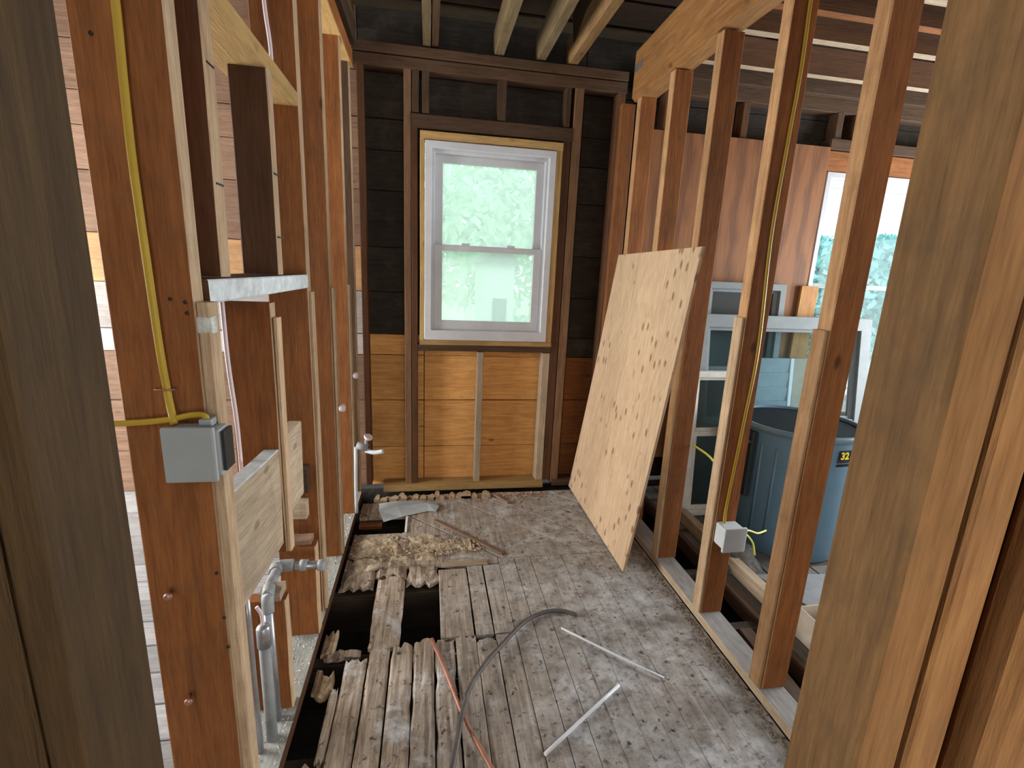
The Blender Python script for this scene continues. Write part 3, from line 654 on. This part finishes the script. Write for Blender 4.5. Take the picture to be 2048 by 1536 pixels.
# loose windows leaning in the right room
def leaning(name, label, x0, x1, yb, zb, h, lean, rotz, sashes, mats, bars=True, fw=.05):
    e = empty(name, (x0, yb, zb), (-lean, 0, rotz)); tag(e, label, 'window'); w = x1-x0
    rect_ring('frame', 0, w, 0, h, -.03, .03, fw, mats[0], e)
    n = len(sashes)-1
    for i in range(n):
        a, b = sashes[i]*h, sashes[i+1]*h
        sa = rect_ring('sash', fw-.004, w-fw+.004, a+(fw if i == 0 else 0), b-(fw if i == n-1 else 0)+.012, -.022+.02*i, .002+.02*i, .032, mats[0], e)
        box('pane', fw+.02, w-fw-.02, -.012+.02*i, -.008+.02*i, a+fw*.9 if i == 0 else a+.02, b-fw*.9 if i == n-1 else b-.01, mats[1], None)
        pn = bpy.context.collection.objects if False else list(C.objects)[-1]; pn.parent = sa; pn.location -= sa.location
    return e
leaning('loose_window', 'big grey white window unit leaning behind the blue bin', 1.72, 3.04, 2.76, -.045, 1.30, .14, 0, (0, .45, 1), (AGED, GL3), fw=.085)
leaning('storm_window', 'narrow white storm window standing left of the blue bin', 1.62, 1.97, 2.665, -.045, .95, .08, 0, (0, .58, 1), (flat('off_white', (.62, .62, .58), .5), glass('dusty_pane', .3, (.35, .42, .42), .012)), fw=.04)
leaning('dark_sash', 'white framed sash with dark screen leaning high against the wall plywood', 1.80, 2.40, 2.93, -.045, 1.50, .065, 0, (0, .6, 1), (AGED, flat('dark_screen', (.02, .025, .022), .7)), fw=.045)
# leaning panel made up in place of the reflection in the loose pane
t = tag(empty('reflection_panel', (2.22, 2.835, -.04), (-.115, 0, 0)), 'made-up grey panel with a tan end standing for the reflection in the loose window glass', 'panel')
for i in range(10): piece('reflection_strip', .0, .26, .0, .010, i*.1, i*.1+.102, 'x', flat('reflection_grey', (.26, .31, .34), .5), t, rot=(.05, 0, 0))
piece('reflection_bar', .26, .29, -.006, .010, 0, 1.0, 'z', WROD, t, label='white strip of the reflection'); piece('reflection_end', .29, .50, -.004, .008, 0, 1.0, 'z', flat('reflection_tan', (.42, .34, .26), .8), t, label='tan part of the reflection')
t = tag(empty('stacked_panels', (2.03, 2.69, -.045)), 'small stack of white lapped panels beside the left side of the bin', 'panel')
for i in range(3): box('panel', .0, .13, .0+.012*i, .012*i+.01, .0, .40+.03*i, flat('panel_white', (.66, .68, .70), .5), t, bev=.002)
# right room floor clutter
def slab(name, label, cat, pts, z0, z1, mat):
    o = poly(name, pts, z0, z1, mat); return tag(o, label, cat)
slab('grey_panel', 'flat grey board lying on the floor in front of the blue bin', 'panel', [(1.68, 1.98), (2.5, 1.90), (2.44, 1.62), (1.80, 1.66)], -.045, -.022, flat('cool_grey', (.22, .23, .24), .5))
slab('grey_panel', 'flat darker grey sheet lying nearest the doorway post', 'panel', [(1.92, 1.60), (2.4, 1.58), (2.35, 1.32), (1.94, 1.40)], -.045, -.03, flat('mid_grey', (.14, .145, .14), .5))
bx = tag(empty('cardboard_box', (1.67, 1.50, -.045)), 'small open pale cardboard box beyond the sole plate', 'box')
CB = flat('cardboard', (.50, .44, .36), .8)
for a in ((-.08, .08, -.09, -.085), (-.08, .08, .085, .09), (-.08, -.075, -.085, .085), (.075, .08, -.085, .085)): box('side', *a, .004, .14, CB, bx)
box('base', -.08, .08, -.09, .09, 0, .004, CB, bx)
tag(piece('offcut_board', 1.50, 1.56, 1.02, 1.38, -.04, -.02, 'y', PALE, rot=(0, 0, -.12)), 'pale offcut board lying beyond the sole plate', 'board')
tag(piece('offcut_board', 1.63, 1.69, .98, 1.33, -.04, -.015, 'y', PALE, rot=(0, 0, .35)), 'pale offcut board lying askew beside the cardboard box', 'board')
tag(piece('offcut_board', 1.32, 1.38, .95, 1.62, -.045+.0, -.02, 'y', FRAME, rot=(0, 0, -.06)), 'dark narrow offcut lying in the gap beside the sole plate', 'board')
rg = tag(lathe('rubble_heap', [(.15, 0), (.11, .05), (.09, .09), (.001, .10)], flat('rubble', (.12, .11, .10), .95, 0, .5, 30, .01), None, (1.66, 2.14, -.046), 24), 'low heap of dark grey rubble by the foot of the bin', 'rubble')
for vv in rg.data.vertices: vv.co += Vector((1, 1, .6))*.03*noise.noise(vv.co*14)
# loose items on the bathroom floor
tag(sweep('copper_pipe', [(.018, 1.672, .012), (.07, 1.50, .012), (.13, 1.28, .012), (.19, 1.13, .012), (.26, .92, .012)], .008, COPPER, k=3), 'long reddish copper pipe lying on the rotten floorboards', 'pipe')
tag(sweep('flat_cable', [(.02, .95, .022), (.076, 1.14, .025), (.135, 1.375, .03), (.21, 1.50, .03), (.29, 1.60, .02), (.40, 1.72, .014), (.50, 1.775, .012), (.58, 1.78, .01), (.645, 1.75, .007)], .009, DGREY, n=10, k=8), 'dark grey cable curving across the worn floor', 'cable')
tag(sweep('white_rod', [(.555, 1.68, .007), (.71, 1.53, .007), (.868, 1.382, .007)], .0045, WROD, k=2), 'thin white rod farther from the camera, pointing at the sole plate', 'rod')
tag(sweep('white_rod', [(.36, 1.153, .009), (.52, 1.26, .009), (.687, 1.371, .009)], .006, WROD, k=2), 'thicker white rod nearest the camera on the grey floor', 'rod')
tag(piece('wood_strip', .07, .30, 2.165, 2.205, .001, .008, 'x', PALE, rot=(0, 0, .03)), 'short pale wooden strip lying on the board ends', 'wood strip')
o = tag(piece('wood_strip', .22-.26, .22+.26, 2.45-.012, 2.45+.012, -.004, .006, 'x', SIDEP, rot=(0, 0, -.83)), 'long thin lath lying diagonally on the subfloor', 'wood strip')
tag(piece('wood_strip', .40, .55, 2.88, 2.90, -.004, .008, 'x', SIDEP, rot=(0, 0, -1.0)), 'short reddish lath lying near the rough sill', 'wood strip')
# bent metal sheet by the far hole
def bent():
    P = [[(-.30, 2.86, .012), (-.29, 2.76, .012), (-.255, 2.655, -.004)], [(-.20, 2.87, .02), (-.18, 2.78, .03), (-.15, 2.705, .0)], [(-.05, 2.88, .016), (.0, 2.81, .03), (.0, 2.76, .0)], [(.05, 2.87, .004), (.07, 2.80, .012), (.05, 2.755, -.002)]]
    bm = bmesh.new(); V = [[bm.verts.new(p) for p in r] for r in P]
    for i in range(3):
        for j in range(2): bm.faces.new((V[i][j], V[i+1][j], V[i+1][j+1], V[i][j+1]))
    bmesh.ops.solidify(bm, geom=bm.faces[:], thickness=.002); bmesh.ops.recalc_face_normals(bm, faces=bm.faces)
    me = bpy.data.meshes.new('metal_sheet'); bm.to_mesh(me); bm.free(); return link('metal_sheet', me, SHEET)
tag(bent(), 'crumpled pale grey metal sheet beside the far floor hole', 'metal sheet')
tag(box('metal_strip', -.128, -.116, 2.53, 2.70, -.03, .004, SHEET, bev=.001), 'thin bright metal strip on the edge of the far floor hole', 'metal strip')
# wood crumbs and dust: uncountable litter
def litter(name, n, region, smin, smax, mat, label, seed, zf=.001, elong=1.7):
    rnd = random.Random(seed); V = []; F = []
    for _ in range(n):
        x, y = region(rnd)
        if x is None: continue
        s = rnd.uniform(smin, smax); L = s*rnd.uniform(1, elong); a = rnd.uniform(0, PI); c, q = math.cos(a), math.sin(a); h = s*rnd.uniform(.2, .7)
        b = len(V)
        for (u, w, t) in ((-L, -s*.5, 0), (L*.8, -s*.3, 0), (L, s*.4, 0), (-L*.7, s*.6, 0), (-L*.3, 0, h), (L*.4, .1*s, h*.8)):
            V.append((x+u*c-w*q, y+u*q+w*c, zf+t))
        F += [(b, b+1, b+5, b+4), (b+1, b+2, b+5), (b+2, b+3, b+4, b+5), (b+3, b, b+4)]
    me = bpy.data.meshes.new(name); me.from_pydata(V, [], F); o = link(name, me, mat); return tag(o, label, 'debris', kind='stuff')
def reg_far(r):
    x, y = r.uniform(-.39, .3), r.gauss(2.33, .08)
    if y < 2.27 or y > 2.50: return None, 0
    return x, y
ROT = flat('rotten_layer', (.40, .33, .235), .95, 0, .65, 16, .008)
for i, (a, b, c, d) in enumerate(((-.40, -.12, 2.27, 2.52), (-.13, .10, 2.29, 2.50), (.06, .26, 2.30, 2.44), (-.39, -.2, 2.16, 2.30), (-.22, .05, 2.20, 2.32))):
    rotten('rotten_layer', a, b, c, d, .001, .012, .022, .05, .05, ROT, fl, seed=90+i, bite=.04, step=.01)
litter('wood_crumbs', 420, reg_far, .003, .010, CHIP, 'crumbled rotten wood scattered round the floor holes', 3)
def reg_plate(r):
    y = r.uniform(.9, 2.9); return 1.15-abs(r.gauss(0, .018)), y
litter('grit', 700, reg_plate, .002, .008, flat('grit', (.22, .19, .15), .9, 0, .4, 30), 'dark grit swept along the foot of the right wall plate', 4)
def reg_wide(r):
    x, y = r.uniform(.07, 1.1), r.uniform(.9, 2.95)
    return x, y
litter('floor_dust', 900, reg_wide, .0015, .005, flat('flecks', (.20, .17, .14), .9, 0, .6, 30), 'fine splinters and flecks over the whole worn floor', 5)
def reg_lp(r): return r.uniform(-.55, -.42), r.uniform(1.05, 2.9)
litter('plaster_crumbs', 900, reg_lp, .0015, .006, PLASTER, 'pale plaster crumbs lying on the left sole plate', 6, .0405)
def reg_sill(r):
    return r.uniform(-.3, .8), 2.985-abs(r.gauss(0, .03))
litter('sill_splinters', 700, reg_sill, .002, .009, CHIP, 'splinters along the broken edge under the rough sill', 8, -.004)

# ------------------------------------------------------------------ OUTSIDE
gr = tag(box('lawn', -40, 40, 3.4, 60, -.9, -.8, flat('grass', (.55, .62, .45), .9, 0, .2, 3, .02)), kind='structure')
def tree(x, y, h, r, col, label, seed):
    e = tag(empty('tree', (x, y, -.8)), label, 'tree', None); rnd = random.Random(seed)
    sweep('trunk', [(0, 0, 0), (.1, .05, h*.3), (0, 0, h*.65)], .16, FRAME('z'), e)
    V = []; F = []; cl = [(rnd.uniform(-.5, .5)*r, rnd.uniform(-.5, .5)*r, h*.6+rnd.uniform(-.55, .5)*r, r*rnd.uniform(.5, .75)) for _ in range(9)]
    for _ in range(5200):
        cx, cy, cz, cr = rnd.choice(cl); d = Vector((rnd.gauss(0, 1), rnd.gauss(0, 1), rnd.gauss(0, 1))).normalized()*cr*rnd.uniform(.75, 1.05)
        p = Vector((cx, cy, max(.3, cz)))+d; a = Vector((rnd.gauss(0, 1), rnd.gauss(0, 1), rnd.gauss(0, 1))).normalized()*.13*r/2.5; b = a.cross(Vector((rnd.gauss(0, 1), rnd.gauss(0, 1), rnd.gauss(0, 1)))).normalized()*.07*r/2.5
        i = len(V); V += [tuple(p-a), tuple(p+b), tuple(p+a), tuple(p-b)]; F.append((i, i+1, i+2, i+3))
    me = bpy.data.meshes.new('foliage'); me.from_pydata(V, [], F); link('foliage', me, flat('leaf_'+str(seed), col, .8, 0, .25, .8), e)
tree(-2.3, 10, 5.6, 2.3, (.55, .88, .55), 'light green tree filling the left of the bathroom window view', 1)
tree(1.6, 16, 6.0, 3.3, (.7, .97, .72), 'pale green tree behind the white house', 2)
def hedge():
    e = tag(empty('hedge', (14, 14, -.8)), 'long bluish green hedge of trees seen through the right hand window', 'hedge'); rnd = random.Random(11)
    V = []; F = []
    for _ in range(16000):
        x = rnd.uniform(-6, 9); top = 3.7+.5*noise.noise(Vector((x*.5, 0, 0)))+.3*noise.noise(Vector((x*2, 0, 5)))
        p = Vector((x, rnd.uniform(-.7, .7), top*rnd.random()**.7)); a = Vector((rnd.gauss(0, 1), rnd.gauss(0, 1), rnd.gauss(0, 1))).normalized()*.16; b = a.cross(Vector((rnd.gauss(0, 1), rnd.gauss(0, 1), rnd.gauss(0, 1)))).normalized()*.09
        i = len(V); V += [tuple(p-a), tuple(p+b), tuple(p+a), tuple(p-b)]; F.append((i, i+1, i+2, i+3))
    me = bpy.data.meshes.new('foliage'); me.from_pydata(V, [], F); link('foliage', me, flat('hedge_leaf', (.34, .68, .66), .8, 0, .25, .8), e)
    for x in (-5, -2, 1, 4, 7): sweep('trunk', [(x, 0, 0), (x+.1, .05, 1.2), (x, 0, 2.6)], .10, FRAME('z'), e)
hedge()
hs = tag(empty('neighbour_house', (1.22, 8.5, -.8)), 'white house corner seen through the lower bathroom pane', 'house')
HW = flat('house_white', (.85, .86, .86), .6)
box('wall', -.25, .25, 0, 2, 0, 2.4, HW, hs); 
bm = bmesh.new(); vs = [bm.verts.new(p) for p in ((-.35, -.1, 2.4), (.35, -.1, 2.4), (0, -.1, 2.75), (-.35, 2.1, 2.4), (.35, 2.1, 2.4), (0, 2.1, 2.75))]
for f in ((0, 1, 2), (3, 5, 4), (0, 2, 5, 3), (1, 4, 5, 2), (0, 3, 4, 1)): bm.faces.new([vs[i] for i in f])
me = bpy.data.meshes.new('roof'); bm.to_mesh(me); bm.free(); link('roof', me, flat('house_roof', (.35, .36, .36), .8), hs)
box('porch_post', .75, .85, 0, .1, 0, 2.4, HW, hs); box('window', -.12, .12, -.02, .01, 1.3, 1.8, flat('far_glass', (.25, .3, .3), .2), hs)
